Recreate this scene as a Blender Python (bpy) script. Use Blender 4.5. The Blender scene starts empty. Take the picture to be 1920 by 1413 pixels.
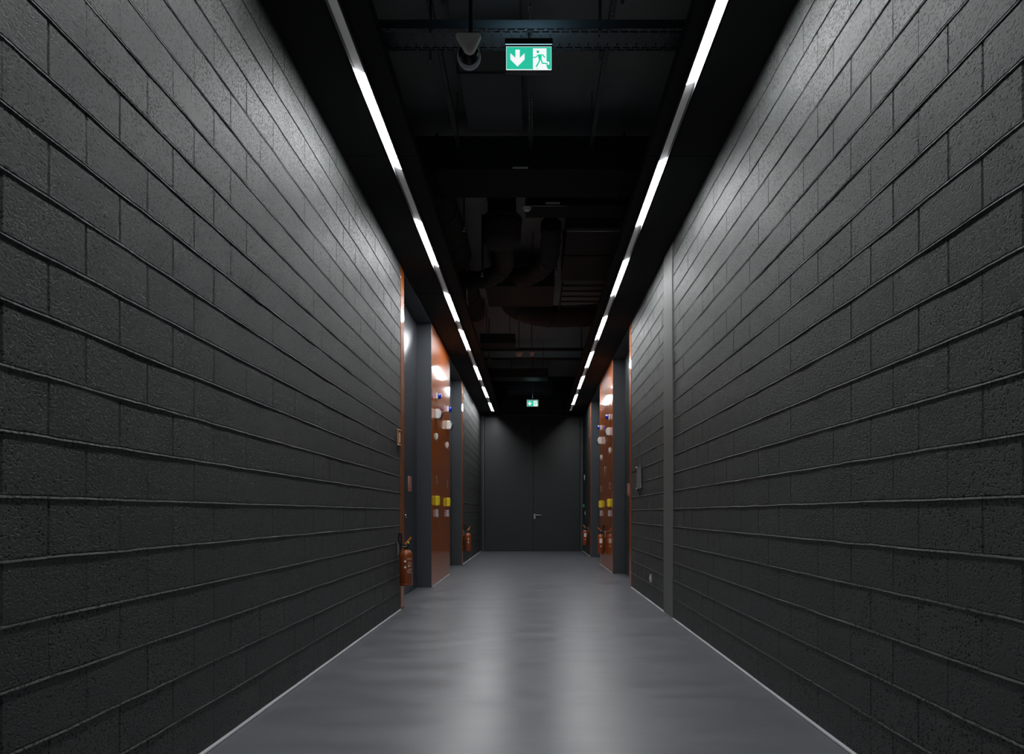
import bpy, math, random
from math import pi, sin, cos, radians
from mathutils import Vector, Matrix, noise

random.seed(7)
scene = bpy.context.scene
COL = scene.collection

# ------------------------------------------------------------------ camera, world, exposure
EYE = 1.18            # camera height
F = 1300.0            # focal length in pixels of the 1920 wide frame
cam_data = bpy.data.cameras.new('camera')
cam_data.sensor_width = 36.0
cam_data.lens = F / 1920 * 36
cam_data.shift_x = -39 / 1920
cam_data.shift_y = 255.5 / 1920
cam_data.clip_start = 0.05
cam = bpy.data.objects.new('camera', cam_data)
cam.location = (0, 0, EYE)
cam.rotation_euler = (pi / 2, 0, 0)
COL.objects.link(cam)
scene.camera = cam

world = bpy.data.worlds.new('world')
scene.world = world
world.use_nodes = True
world.node_tree.nodes['Background'].inputs[0].default_value = (0.5, 0.55, 0.6, 1)
world.node_tree.nodes['Background'].inputs[1].default_value = 0.0

scene.view_settings.view_transform = 'Standard'
scene.view_settings.look = 'None'
scene.view_settings.gamma = 1.0
scene.view_settings.use_curve_mapping = False
scene.view_settings.exposure = 0.0
LAMP = 88.0           # radiance of the lit diffusers

# ------------------------------------------------------------------ dimensions
WL, WR = -1.617, 1.57         # wall faces
SOF = 4.22                    # underside of the black soffits
SLAB = 5.45
COURSE0 = 0.235              # height of the lowest bed joint, then one every 0.2 m
Y0, Y1 = -4.0, 21.65
REC = 0.23
LY = dict(a0=8.48, a1=8.69, b0=11.06, b1=13.48, c0=15.80, c1=16.0)
RY = dict(a0=11.05, a1=11.25, b0=13.60, b1=16.20, c0=18.70, c1=18.9)

# ------------------------------------------------------------------ materials
def mat(name, col, rough=0.6, metal=0.0, spec=0.5, coat=0.0, emit=None, estr=0.0, coat_rough=0.03):
    m = bpy.data.materials.new(name)
    m.use_nodes = True
    b = m.node_tree.nodes['Principled BSDF']
    b.inputs['Base Color'].default_value = (*col, 1)
    b.inputs['Roughness'].default_value = rough
    b.inputs['Metallic'].default_value = metal
    b.inputs['Specular IOR Level'].default_value = spec
    b.inputs['Coat Weight'].default_value = coat
    b.inputs['Coat Roughness'].default_value = coat_rough
    if emit:
        b.inputs['Emission Color'].default_value = (*emit, 1)
        b.inputs['Emission Strength'].default_value = estr
    return m

def nodes(m):
    return m.node_tree.nodes, m.node_tree.links, m.node_tree.nodes['Principled BSDF']

def noise_node(N, L, vec, scale, detail=3, rough=0.5, stretch=None):
    src = vec
    if stretch:
        mp = N.new('ShaderNodeMapping')
        mp.inputs['Scale'].default_value = stretch
        L.new(vec, mp.inputs['Vector'])
        src = mp.outputs[0]
    n = N.new('ShaderNodeTexNoise')
    n.inputs['Scale'].default_value = scale
    n.inputs['Detail'].default_value = detail
    n.inputs['Roughness'].default_value = rough
    L.new(src, n.inputs['Vector'])
    return n

def ramp(N, L, fac, p0, p1, c0=(0, 0, 0, 1), c1=(1, 1, 1, 1)):
    r = N.new('ShaderNodeValToRGB')
    r.color_ramp.elements[0].position = p0
    r.color_ramp.elements[1].position = p1
    r.color_ramp.elements[0].color = c0
    r.color_ramp.elements[1].color = c1
    L.new(fac, r.inputs[0])
    return r

def mathn(N, L, op, a, b):
    n = N.new('ShaderNodeMath'); n.operation = op
    for i, v in enumerate((a, b)):
        if isinstance(v, (int, float)): n.inputs[i].default_value = v
        else: L.new(v, n.inputs[i])
    return n.outputs[0]

def with_bump(m, scale, strength, dist, stretch=None, detail=3):
    N, L, B = nodes(m)
    tc = N.new('ShaderNodeTexCoord')
    n = noise_node(N, L, tc.outputs['Object'], scale, detail, 0.5, stretch)
    bp = N.new('ShaderNodeBump')
    bp.inputs['Strength'].default_value = strength
    bp.inputs['Distance'].default_value = dist
    L.new(n.outputs['Fac'], bp.inputs['Height'])
    L.new(bp.outputs[0], B.inputs['Normal'])
    return m

def block_material(name, set_a, set_b):
    m = mat(name, (0.05, 0.053, 0.052), 0.56, spec=0.28)
    N, L, B = nodes(m)
    tc = N.new('ShaderNodeTexCoord')
    v = tc.outputs['Object']
    sp = N.new('ShaderNodeSeparateXYZ'); L.new(v, sp.inputs[0])
    # which block a point belongs to: course number, then block number along the course
    course = mathn(N, L, 'FLOOR', mathn(N, L, 'DIVIDE', mathn(N, L, 'SUBTRACT', sp.outputs['Z'], COURSE0), 0.2), 0)
    par = mathn(N, L, 'FLOORED_MODULO', course, 2.0)
    first = mathn(N, L, 'ADD', set_b, mathn(N, L, 'MULTIPLY', par, set_a - set_b))
    blk = mathn(N, L, 'FLOOR', mathn(N, L, 'DIVIDE', mathn(N, L, 'SUBTRACT', sp.outputs['Y'], first), 0.4), 0)
    cb = N.new('ShaderNodeCombineXYZ')
    L.new(mathn(N, L, 'ADD', course, 40.5), cb.inputs[0]); L.new(mathn(N, L, 'ADD', blk, 60.5), cb.inputs[1])
    wn = N.new('ShaderNodeTexWhiteNoise'); wn.noise_dimensions = '2D'
    L.new(cb.outputs[0], wn.inputs['Vector'])
    rnd = wn.outputs['Value']
    pores = noise_node(N, L, v, 92, 2.5, 0.6, (1, 0.8, 1.2))
    pr = ramp(N, L, pores.outputs['Fac'], 0.395, 0.485)
    fine = noise_node(N, L, v, 300, 2, 0.6)
    patch = noise_node(N, L, v, 5.0, 4, 0.65)          # smoother trowelled areas
    pm = ramp(N, L, patch.outputs['Fac'], 0.32, 0.50)
    inv = mathn(N, L, 'SUBTRACT', 1.0, pr.outputs[0])
    amount = mathn(N, L, 'MULTIPLY', mathn(N, L, 'ADD', mathn(N, L, 'MULTIPLY', rnd, 0.6), 0.4),
                   mathn(N, L, 'ADD', mathn(N, L, 'MULTIPLY', pm.outputs[0], 0.85), 0.15))
    dep = mathn(N, L, 'MULTIPLY', inv, amount)
    h = mathn(N, L, 'SUBTRACT', mathn(N, L, 'MULTIPLY', fine.outputs['Fac'], 0.14), dep)
    bp = N.new('ShaderNodeBump')
    bp.inputs['Strength'].default_value = 1.0
    bp.inputs['Distance'].default_value = 0.0050
    L.new(h, bp.inputs['Height'])
    L.new(bp.outputs[0], B.inputs['Normal'])
    wear = noise_node(N, L, v, 1.7, 4, 0.6)
    tone = mathn(N, L, 'ADD', mathn(N, L, 'MULTIPLY', wear.outputs['Fac'], 0.6), mathn(N, L, 'MULTIPLY', rnd, 0.4))
    cr = ramp(N, L, tone, 0.25, 0.75, (0.056, 0.0610, 0.0595, 1), (0.073, 0.0770, 0.0745, 1))
    mx = N.new('ShaderNodeMixRGB'); mx.blend_type = 'MIX'
    L.new(mathn(N, L, 'MINIMUM', mathn(N, L, 'MULTIPLY', dep, 1.5), 1.0), mx.inputs[0])
    L.new(cr.outputs[0], mx.inputs[1])
    mx.inputs[2].default_value = (0.004, 0.0045, 0.0045, 1)   # pore bottoms go near-black, their shade put into the colour
    L.new(mx.outputs[0], B.inputs['Base Color'])
    return m

def floor_material():
    m = mat('grey_coated_floor', (0.115, 0.12, 0.135), 0.36, spec=0.5)
    N, L, B = nodes(m)
    tc = N.new('ShaderNodeTexCoord')
    v = tc.outputs['Object']
    a = noise_node(N, L, v, 1.4, 4, 0.55, (0.8, 2.6, 1))
    r = ramp(N, L, a.outputs['Fac'], 0.25, 0.75, (0.28, 0.28, 0.28, 1), (0.40, 0.40, 0.40, 1))
    L.new(r.outputs[0], B.inputs['Roughness'])
    c = ramp(N, L, a.outputs['Fac'], 0.3, 0.7, (0.094, 0.097, 0.109, 1), (0.112, 0.116, 0.130, 1))
    L.new(c.outputs[0], B.inputs['Base Color'])
    w = noise_node(N, L, v, 2.2, 3, 0.5, (0.6, 2.2, 1))
    f = noise_node(N, L, v, 60, 2, 0.5)
    h = mathn(N, L, 'ADD', w.outputs['Fac'], mathn(N, L, 'MULTIPLY', f.outputs['Fac'], 0.03))
    bp = N.new('ShaderNodeBump')
    bp.inputs['Strength'].default_value = 0.35
    bp.inputs['Distance'].default_value = 0.006
    L.new(h, bp.inputs['Height'])
    L.new(bp.outputs[0], B.inputs['Normal'])
    return m

M = {}
M['block_left'] = block_material('painted_concrete_block_left', 2.110, 2.315)
M['block_right'] = block_material('painted_concrete_block_right', 2.220, 2.420)
M['floor'] = floor_material()
M['soffit'] = with_bump(mat('black_soffit_paint', (0.022, 0.022, 0.022), 0.8, spec=0.12), 30, 0.2, 0.002)
M['slab'] = with_bump(mat('black_painted_slab', (0.30, 0.298, 0.292), 0.8, spec=0.2), 12, 0.4, 0.01)
M['duct'] = with_bump(mat('black_duct_paint', (0.042, 0.041, 0.038), 0.8, spec=0.2), 8, 0.3, 0.01)
M['flat_duct'] = with_bump(mat('charcoal_duct_paint', (0.12, 0.12, 0.118), 0.8, spec=0.2), 8, 0.2, 0.01)
M['duct_warm'] = with_bump(mat('dark_brown_duct', (0.050, 0.044, 0.040), 0.85, spec=0.15), 8, 0.3, 0.01)
M['duct_blue'] = with_bump(mat('dark_blue_duct', (0.014, 0.018, 0.021), 0.5, spec=0.4), 8, 0.3, 0.01)
M['steel_dark'] = with_bump(mat('dark_tray_steel', (0.05, 0.055, 0.06), 0.45, metal=0.1), 40, 0.1, 0.002)
M['lacquer'] = with_bump(mat('orange_lacquer', (0.40, 0.092, 0.008), 0.45, spec=0.1, coat=0.85, coat_rough=0.06), 5, 0.03, 0.008, (1, 3, 0.4))
M['door'] = with_bump(mat('anthracite_door_paint', (0.042, 0.047, 0.056), 0.30, spec=0.5), 7, 0.08, 0.006)
M['jamb'] = with_bump(mat('anthracite_jamb_paint', (0.047, 0.052, 0.059), 0.5, spec=0.4), 60, 0.1, 0.001)
M['backdoor'] = with_bump(mat('dark_grey_door_paint', (0.019, 0.021, 0.023), 0.42, spec=0.38), 60, 0.12, 0.001)
M['cover'] = with_bump(mat('smooth_grey_joint_cover', (0.150, 0.153, 0.148), 0.65, spec=0.3), 120, 0.15, 0.001)
M['sealant'] = mat('grey_sealant', (0.46, 0.47, 0.49), 0.6)
M['gap'] = mat('dark_gap', (0.006, 0.006, 0.007), 0.8)
M['alu'] = with_bump(mat('brushed_aluminium', (0.45, 0.47, 0.50), 0.4, metal=0.8), 60, 0.1, 0.001, (1, 6, 1))
M['chrome'] = mat('bright_steel', (0.7, 0.7, 0.72), 0.25, metal=1.0)
M['white'] = mat('white_plastic', (0.72, 0.70, 0.66), 0.45)
M['lilac'] = mat('pale_grey_plastic', (0.50, 0.46, 0.48), 0.4)
M['grey'] = mat('warm_grey_plastic', (0.85, 0.82, 0.77), 0.5)
M['black'] = mat('black_rubber', (0.012, 0.012, 0.013), 0.4)
M['glass_black'] = mat('smoked_dome', (0.004, 0.004, 0.005), 0.10, spec=0.25)
M['blue'] = mat('blue_lens', (0.01, 0.03, 0.55), 0.15, coat=1)
M['yellow'] = mat('yellow_plastic', (0.85, 0.68, 0.02), 0.35)
M['ext'] = mat('orange_red_enamel', (0.26, 0.054, 0.006), 0.34, coat=0.6, coat_rough=0.1)
M['lever'] = mat('orange_plastic', (0.85, 0.20, 0.02), 0.4)
M['green'] = mat('green_plastic', (0.03, 0.25, 0.08), 0.4)
M['lime'] = mat('lime_gauge', (0.45, 0.6, 0.08), 0.4)
M['paper'] = mat('white_label', (0.75, 0.75, 0.72), 0.6)
M['faded'] = mat('pale_print', (0.55, 0.42, 0.36), 0.6)
M['red'] = mat('red_sticker', (0.45, 0.06, 0.03), 0.5)
M['channel'] = mat('dark_grey_channel_paint', (0.10, 0.105, 0.115), 0.6, spec=0.2)
M['brass'] = mat('orange_brass', (0.75, 0.33, 0.10), 0.35, metal=0.3)
M['housing'] = mat('pale_blue_grey_plastic', (0.80, 0.84, 0.92), 0.4)
M['sign_glow'] = mat('sign_top_light', (0.3, 0.5, 0.5), 0.4, emit=(0.45, 0.8, 1.0), estr=60.0)
M['sign_glow_far'] = mat('sign_top_light_far', (0.3, 0.5, 0.5), 0.4, emit=(0.45, 0.8, 1.0), estr=9.0)
M['dish'] = mat('blue_grey_dish', (0.18, 0.19, 0.26), 0.35)
M['detector'] = mat('pale_ceiling_plastic', (0.65, 0.52, 0.45), 0.5)
M['body'] = mat('sign_body', (0.03, 0.035, 0.04), 0.35)
GREEN = (0.022, 0.52, 0.34)
M['sign_green'] = mat('lit_green', (0.02, 0.3, 0.2), 0.4, emit=GREEN, estr=1.0)
M['sign_white'] = mat('lit_white', (0.8, 0.8, 0.8), 0.4, emit=(0.9, 0.93, 0.93), estr=1.0)
M['sign_slot'] = mat('lit_slot', (0.3, 0.5, 0.5), 0.4, emit=(0.45, 0.85, 1.0), estr=1.6)
M['lit'] = mat('lit_diffuser', (0.8, 0.8, 0.8), 0.5, emit=(0.965, 0.99, 1.0), estr=LAMP)

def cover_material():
    """opal cover over the dark stretches; its own glow stands in for light leaking from neighbouring tubes"""
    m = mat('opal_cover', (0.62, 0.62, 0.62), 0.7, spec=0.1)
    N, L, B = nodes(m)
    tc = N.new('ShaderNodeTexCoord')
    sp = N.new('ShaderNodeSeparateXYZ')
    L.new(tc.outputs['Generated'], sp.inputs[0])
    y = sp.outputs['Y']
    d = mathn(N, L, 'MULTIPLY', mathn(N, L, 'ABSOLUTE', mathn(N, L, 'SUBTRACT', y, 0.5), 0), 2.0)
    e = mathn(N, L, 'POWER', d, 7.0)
    s = mathn(N, L, 'ADD', mathn(N, L, 'MULTIPLY', e, 0.28), 0.06)  # painted glow: faint all along, stronger at both ends
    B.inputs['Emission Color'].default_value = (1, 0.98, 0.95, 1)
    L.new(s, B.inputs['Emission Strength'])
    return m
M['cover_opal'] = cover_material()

# ------------------------------------------------------------------ mesh helpers
class MB:
    def __init__(s): s.v = []; s.f = []; s.smooth = set()
    def add(s, vs, fs, smooth=False):
        o = len(s.v); s.v += [tuple(p) for p in vs]
        for f in fs:
            if smooth: s.smooth.add(len(s.f))
            s.f.append(tuple(o + i for i in f))
        return s
    def box(s, x0, x1, y0, y1, z0, z1, bev=0.0):
        if x0 > x1: x0, x1 = x1, x0
        if bev <= 0:
            vs = [(x, y, z) for z in (z0, z1) for y in (y0, y1) for x in (x0, x1)]
            return s.add(vs, [(0, 2, 3, 1), (4, 5, 7, 6), (0, 1, 5, 4), (2, 6, 7, 3), (0, 4, 6, 2), (1, 3, 7, 5)])
        b = bev; vs = []; idx = {}
        for sx in (0, 1):
            for sy in (0, 1):
                for sz in (0, 1):
                    X = x1 if sx else x0; Y = y1 if sy else y0; Z = z1 if sz else z0
                    dx = -b if sx else b; dy = -b if sy else b; dz = -b if sz else b
                    idx[(sx, sy, sz, 0)] = len(vs); vs.append((X, Y + dy, Z + dz))
                    idx[(sx, sy, sz, 1)] = len(vs); vs.append((X + dx, Y, Z + dz))
                    idx[(sx, sy, sz, 2)] = len(vs); vs.append((X + dx, Y + dy, Z))
        fs = []
        cyc = [(0, 0), (1, 0), (1, 1), (0, 1)]
        for a in range(3):
            for sd in (0, 1):
                q = []
                for (u, w) in cyc:
                    k = [0, 0, 0]; k[a] = sd; k[(a + 1) % 3] = u; k[(a + 2) % 3] = w
                    q.append(idx[(*k, a)])
                fs.append(q if sd else q[::-1])
        for a in range(3):
            b1, b2 = (a + 1) % 3, (a + 2) % 3
            for u in (0, 1):
                for w in (0, 1):
                    k0 = [0, 0, 0]; k0[b1] = u; k0[b2] = w; k1 = list(k0); k1[a] = 1
                    q = [idx[(*k0, b1)], idx[(*k1, b1)], idx[(*k1, b2)], idx[(*k0, b2)]]
                    fs.append(q if (u != w) else q[::-1])
        for sx in (0, 1):
            for sy in (0, 1):
                for sz in (0, 1):
                    t = [idx[(sx, sy, sz, i)] for i in range(3)]
                    fs.append(t if (sx + sy + sz) % 2 else t[::-1])
        return s.add(vs, fs)
    def lathe(s, prof, c=(0, 0, 0), axis=(0, 0, 1), n=28, smooth=True):
        """prof: (radius, distance along axis)"""
        q = Vector((0, 0, 1)).rotation_difference(Vector(axis).normalized())
        vs = []
        for r, h in prof:
            for i in range(n):
                a = 2 * pi * i / n
                vs.append(Vector(c) + q @ Vector((r * cos(a), r * sin(a), h)))
        fs = []
        for j in range(len(prof) - 1):
            for i in range(n):
                fs.append((j * n + i, j * n + (i + 1) % n, (j + 1) * n + (i + 1) % n, (j + 1) * n + i))
        s.add(vs, fs, smooth)
        o = len(s.v) - len(vs)
        s.f.append(tuple(o + i for i in range(n))[::-1])
        s.f.append(tuple(o + (len(prof) - 1) * n + i for i in range(n)))
        return s
    def cyl(s, p, q, r, n=16, r2=None):
        p = Vector(p); q = Vector(q)
        return s.lathe([(r, 0), (r2 if r2 is not None else r, (q - p).length)], p, q - p, n)
    def tube(s, pts, r, n=12, sub=6):
        P = [Vector(p) for p in pts]
        pt = []
        for i in range(len(P) - 1):
            a = P[max(i - 1, 0)]; b = P[i]; c = P[i + 1]; d = P[min(i + 2, len(P) - 1)]
            for k in range(sub):
                t = k / sub
                pt.append(0.5 * ((2 * b) + (c - a) * t + (2 * a - 5 * b + 4 * c - d) * t * t + (3 * b - a - 3 * c + d) * t ** 3))
        pt.append(P[-1])
        rr = r if callable(r) else (lambda t: r)
        vs = []; up = None
        for i, p in enumerate(pt):
            t = (pt[min(i + 1, len(pt) - 1)] - pt[max(i - 1, 0)]).normalized()
            if up is None:
                up = t.orthogonal().normalized()
            up = (up - t * up.dot(t)).normalized()
            w = t.cross(up)
            R = rr(i / (len(pt) - 1))
            for k in range(n):
                a = 2 * pi * k / n
                vs.append(p + up * R * cos(a) + w * R * sin(a))
        fs = []
        for i in range(len(pt) - 1):
            for k in range(n):
                fs.append((i * n + k, i * n + (k + 1) % n, (i + 1) * n + (k + 1) % n, (i + 1) * n + k))
        s.add(vs, fs, True)
        o = len(s.v) - len(vs)
        s.f.append(tuple(o + k for k in range(n))[::-1])
        s.f.append(tuple(o + (len(pt) - 1) * n + k for k in range(n)))
        return s
    def prism(s, poly, y0, y1):
        """poly in x,z; thickness along y"""
        n = len(poly)
        vs = [(x, y0, z) for x, z in poly] + [(x, y1, z) for x, z in poly]
        fs = [tuple(range(n)), tuple(range(2 * n - 1, n - 1, -1))]
        fs += [(i, i + n, (i + 1) % n + n, (i + 1) % n) for i in range(n)]
        return s.add(vs, fs)
    def build(s, name, m, parent=None, origin=None):
        me = bpy.data.meshes.new(name)
        o = Vector(origin) if origin else Vector((0, 0, 0))
        me.from_pydata([tuple(Vector(p) - o) for p in s.v], [], s.f)
        me.materials.append(m)
        for i in s.smooth: me.polygons[i].use_smooth = True
        me.update()
        ob = bpy.data.objects.new(name, me)
        COL.objects.link(ob)
        if parent: ob.parent = parent
        ob.location = o
        return ob

def tag(o, label=None, cat=None, group=None, kind=None):
    if label: o['label'] = label
    if cat: o['category'] = cat
    if group: o['group'] = group
    if kind: o['kind'] = kind
    return o

def empty(name, loc=(0, 0, 0), rz=0, **k):
    o = bpy.data.objects.new(name, None)
    o.empty_display_size = 0.1
    COL.objects.link(o); o.location = loc; o.rotation_euler = (0, 0, rz)
    return tag(o, **k)

def copy_tree(o, parent=None):
    c = o.copy(); COL.objects.link(c)
    if parent: c.parent = parent
    for ch in [x for x in bpy.data.objects if x.parent == o]:
        copy_tree(ch, c)
    return c

def place_copy(src, loc, rz, label, **k):
    c = copy_tree(src); c.location = loc; c.rotation_euler = (0, 0, rz); c['label'] = label
    return tag(c, **k)

# ------------------------------------------------------------------ floor, slab, walls
tag(MB().box(WL - REC - 0.35, WR + REC + 0.35, Y0 - 0.3, Y1 + 0.4, -0.12, 0).build('floor', M['floor']),
    'smooth glossy grey coated corridor floor', 'floor', kind='structure')
cl = MB().box(WL - 0.5, WR + 0.5, Y0 - 0.3, Y1 + 0.4, SLAB, SLAB + 0.2)
tag(cl.build('ceiling', M['slab']), 'black painted ceiling slab above the services', 'ceiling', kind='structure')


def joint_depth(k, course, side, y):
    q = random.Random(k * 977 + course * 131 + side * 7).random()
    return 0.35 + 0.65 * q if y < 3.6 else (0.9 * q if q > 0.55 else 0.08)

def block_wall(side, ya, yb, setA, setB, name, label):
    """a wall of 40 x 20 cm blocks with real raked joints; bed joints wander a little"""
    face = WL if side < 0 else WR
    inn = 1 if side < 0 else -1
    ztop = SOF + 0.05
    rows = [(0.0, 0, None)]
    k = 0
    while True:
        z = COURSE0 + 0.2 * k
        if z > ztop - 0.03: break
        for dz, dep in ((-0.0075, 0), (-0.0058, -1.0), (-0.0008, -0.35), (0.0042, 0.9), (0.0056, 0.9), (0.0060, 0.0)):
            rows.append((z + dz, dep, k))
        rows.append((z + 0.105, 0, None))
        k += 1
    rows = [r for r in rows if r[0] < ztop - 0.001] + [(ztop, 0, None)]
    cols = {}
    def addset(first, tagc):
        n0 = int(math.floor((ya - first) / 0.4)) - 1
        y = first + n0 * 0.4
        while y < yb + 0.1:
            for dy, dep in ((-0.0065, 0), (-0.0030, 1), (0.0030, 0.8), (0.0065, 0)):
                yy = y + dy
                if ya < yy < yb: cols[round(yy, 5)] = (tagc, dep)
            y += 0.4
    addset(setA, 'A'); addset(setB, 'B')
    y = ya
    while y < yb:
        if all(abs(y - c) > 0.012 for c in cols): cols[round(y, 5)] = (None, 0)
        y += 0.045 if ya < 5 else 0.06
    cols[round(ya, 5)] = (None, 0); cols[round(yb, 5)] = (None, 0)
    ys = sorted(cols)
    vs = []
    for (z, dep, kk) in rows:
        course = int(math.floor((z - COURSE0) / 0.2 + 1e-6))
        # course index counted from the one at eye height, which carries set B
        par = (course - 4) % 2
        for yy in ys:
            tg, vd = cols[yy]
            bed = 0.0032 * dep * (1.0 + 0.7 * noise.noise(Vector((yy * 2.6, z * 3, 5.1 * side))))
            head = 0.0
            if tg and vd and not dep:
                if (par == 0 and tg == 'B') or (par == 1 and tg == 'A'):
                    head = 0.0036 * vd * joint_depth(int(round((yy - (setA if tg == 'A' else setB)) / 0.4)), course, side, yy)
            bulge = 0.0018 * noise.noise(Vector((yy * 4, z * 5, 3.3 * side)))
            wob = 0.0
            if kk is not None:
                wob = 0.0032 * noise.noise(Vector((yy * 3.1, kk * 2.7, 1.1 * side))) + 0.002 * noise.noise(Vector((yy * 11, kk * 5.1, 2.2 * side)))
            vs.append((face - inn * (bed + head) + inn * (bulge if 0.05 < z < ztop - 0.05 and ya + .02 < yy < yb - .02 else 0), yy, z + wob))
    n = len(ys); fs = []
    for r in range(len(rows) - 1):
        for c in range(n - 1):
            q = (r * n + c, r * n + c + 1, (r + 1) * n + c + 1, (r + 1) * n + c)
            fs.append(q if side > 0 else q[::-1])
    mb = MB().add(vs, fs)
    a = face - inn * 0.014; b = face - inn * (REC + 0.02)
    mb.box(a, b, ya, yb, 0, ztop)
    # cap the ends between sheet and core
    for yy in (ya, yb):
        mb.box(face - inn * 0.0145, face - inn * 0.0, yy - 0.0005, yy + 0.0005, 0, ztop)
    return tag(mb.build(name, M['block_left' if side < 0 else 'block_right']), label, 'wall', kind='structure')

block_wall(-1, Y0, LY['a0'], 2.110, 2.315, 'wall_left', 'near left wall of dark grey painted concrete blocks')
block_wall(-1, LY['c1'], Y1, 2.110, 2.315, 'wall_left.001', 'far left wall of dark grey blocks beyond the doors')
block_wall(1, Y0, RY['a0'], 2.220, 2.420, 'wall_right', 'near right wall of dark grey painted concrete blocks')
block_wall(1, RY['c1'], Y1, 2.220, 2.420, 'wall_right.001', 'far right wall of dark grey blocks beyond the doors')

# piers behind the lacquered panels, and the plain wall above the soffits
for nm, s, f, ya, yb in (('wall_left.002', -1, WL, LY['b0'] + 0.02, LY['b1'] - 0.02), ('wall_right.002', 1, WR, RY['b0'] + 0.02, RY['b1'] - 0.02)):
    tag(MB().box(f + s * 0.03, f + s * (REC + 0.05), ya, yb, 0, SOF).build(nm, M['jamb']),
        'pier between the two %s door recesses' % ('left' if s < 0 else 'right'), 'wall', kind='structure')
for nm, s, f in (('wall_left.003', -1, WL), ('wall_right.003', 1, WR)):
    tag(MB().box(f, f + s * 0.3, Y0, Y1, SOF + 0.05, SLAB).build(nm, M['slab']),
        'black upper part of the %s wall above the soffit' % ('left' if s < 0 else 'right'), 'wall', kind='structure')
tag(MB().box(WL - 0.4, WR + 0.4, Y0 - 0.2, Y0, 0, SLAB).build('wall_front', M['jamb']),
    'plain dark wall closing the corridor behind the viewer', 'wall', kind='structure')

# end wall with the tall double door
DX0, DX1, DTOP = (908 - 999) * Y1 / F, (1088 - 999) * Y1 / F, EYE + (962 - 781) * Y1 / F
ew = MB().box(WL - 0.3, DX0 - 0.01, Y1, Y1 + 0.25, 0, SLAB).box(DX1 + 0.01, WR + 0.3, Y1, Y1 + 0.25, 0, SLAB)
ew.box(DX0 - 0.01, DX1 + 0.01, Y1, Y1 + 0.25, DTOP + 0.01, SLAB)
tag(ew.build('wall_back', M['backdoor']), 'dark grey end wall around the tall double door', 'wall', kind='structure')

d5 = empty('door_5', (0, Y1, 0), label='tall flush dark grey double door closing the far end of the corridor', cat='door', kind='structure')
fx = MB()
fx.box(DX0 - 0.05, DX0 + 0.0, -0.03, -0.001, 0, DTOP + 0.05, 0.004).box(DX1, DX1 + 0.07, -0.045, -0.001, 0, DTOP + 0.05, 0.004)
fx.box(DX0, DX1, -0.03, -0.001, DTOP, DTOP + 0.05, 0.004)
fx.build('door_frame', M['jamb'], d5)
seam = (1000 - 999) * Y1 / F
lf = MB().box(DX0 + 0.008, seam - 0.003, 0.0, 0.06, 0.02, DTOP - 0.01, 0.003).build('door_leaf', M['backdoor'], d5)
rf = MB().box(seam + 0.003, DX1 - 0.008, 0.0, 0.06, 0.02, DTOP - 0.01, 0.003).build('door_leaf', M['backdoor'], d5)
hm = MB().lathe([(0.027, 0), (0.027, 0.008), (0.024, 0.01)], (seam + 0.04, 0, 1.125), (0, -1, 0), 20)
hm.tube([(seam + 0.04, 0, 1.125), (seam + 0.04, -0.045, 1.125), (seam + 0.06, -0.062, 1.125), (seam + 0.25, -0.062, 1.122)], 0.014, 10)
hm.lathe([(0.02, 0), (0.02, 0.006)], (seam + 0.04, 0, 1.04), (0, -1, 0), 16)
hm.build('door_handle', M['chrome'], rf)
MB().box(seam + 0.012, seam + 0.068, -0.004, 0.0, 1.01, 1.16, 0.001).build('lock_plate', M['alu'], rf)
MB().box(DX0, DX1, -0.002, 0.05, 0.0005, 0.02).build('threshold_gap', M['gap'], d5)

# ------------------------------------------------------------------ recessed doors
def recess_door(num, side, ya, yb, label, knob=True):
    f = WL if side < 0 else WR
    root = empty('door_%d' % num, (f, (ya + yb) / 2, 0), 0 if side < 0 else pi, label=label, cat='door', kind='structure')
    h = (yb - ya) / 2
    D = -REC
    fr = MB()
    fr.box(D - 0.05, 0.0, h - 0.02, h + 0.0, 0, SOF, 0.002)
    fr.box(D - 0.05, 0.0, -h, -h + 0.02, 0, SOF, 0.002)
    fr.box(D - 0.05, 0.0, -h + 0.02, h - 0.02, SOF - 0.02, SOF, 0.002)
    fr.build('door_frame', M['jamb'], root)
    MB().box(D - 0.07, D - 0.052, -h, h, 0, SOF).build('rebate', M['gap'], root)
    for s in (-1, 1):
        y0, y1 = (0.003, h - 0.028) if s > 0 else (-h + 0.028, -0.003)
        lf = MB().box(D - 0.05, D, y0, y1, 0.012, SOF - 0.028, 0.003).build('door_leaf', M['door'], root)
    if knob:
        k = MB().lathe([(0.026, 0), (0.026, 0.006), (0.010, 0.012), (0.010, 0.03), (0.024, 0.04), (0.026, 0.052), (0.018, 0.062)], (D, -0.07 if side < 0 else 0.07, 1.14), (1, 0, 0), 20)
        k.build('door_knob', M['chrome'], lf)
    return root
recess_door(1, -1, LY['a1'], LY['b0'], 'near left recessed double door in glossy anthracite')
recess_door(2, -1, LY['b1'], LY['c0'], 'far left recessed anthracite door past the lacquered panel')
recess_door(3, 1, RY['a1'], RY['b0'], 'near right recessed double door in anthracite')
recess_door(4, 1, RY['b1'], RY['c0'], 'far right recessed anthracite door past the lacquered panel')

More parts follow.
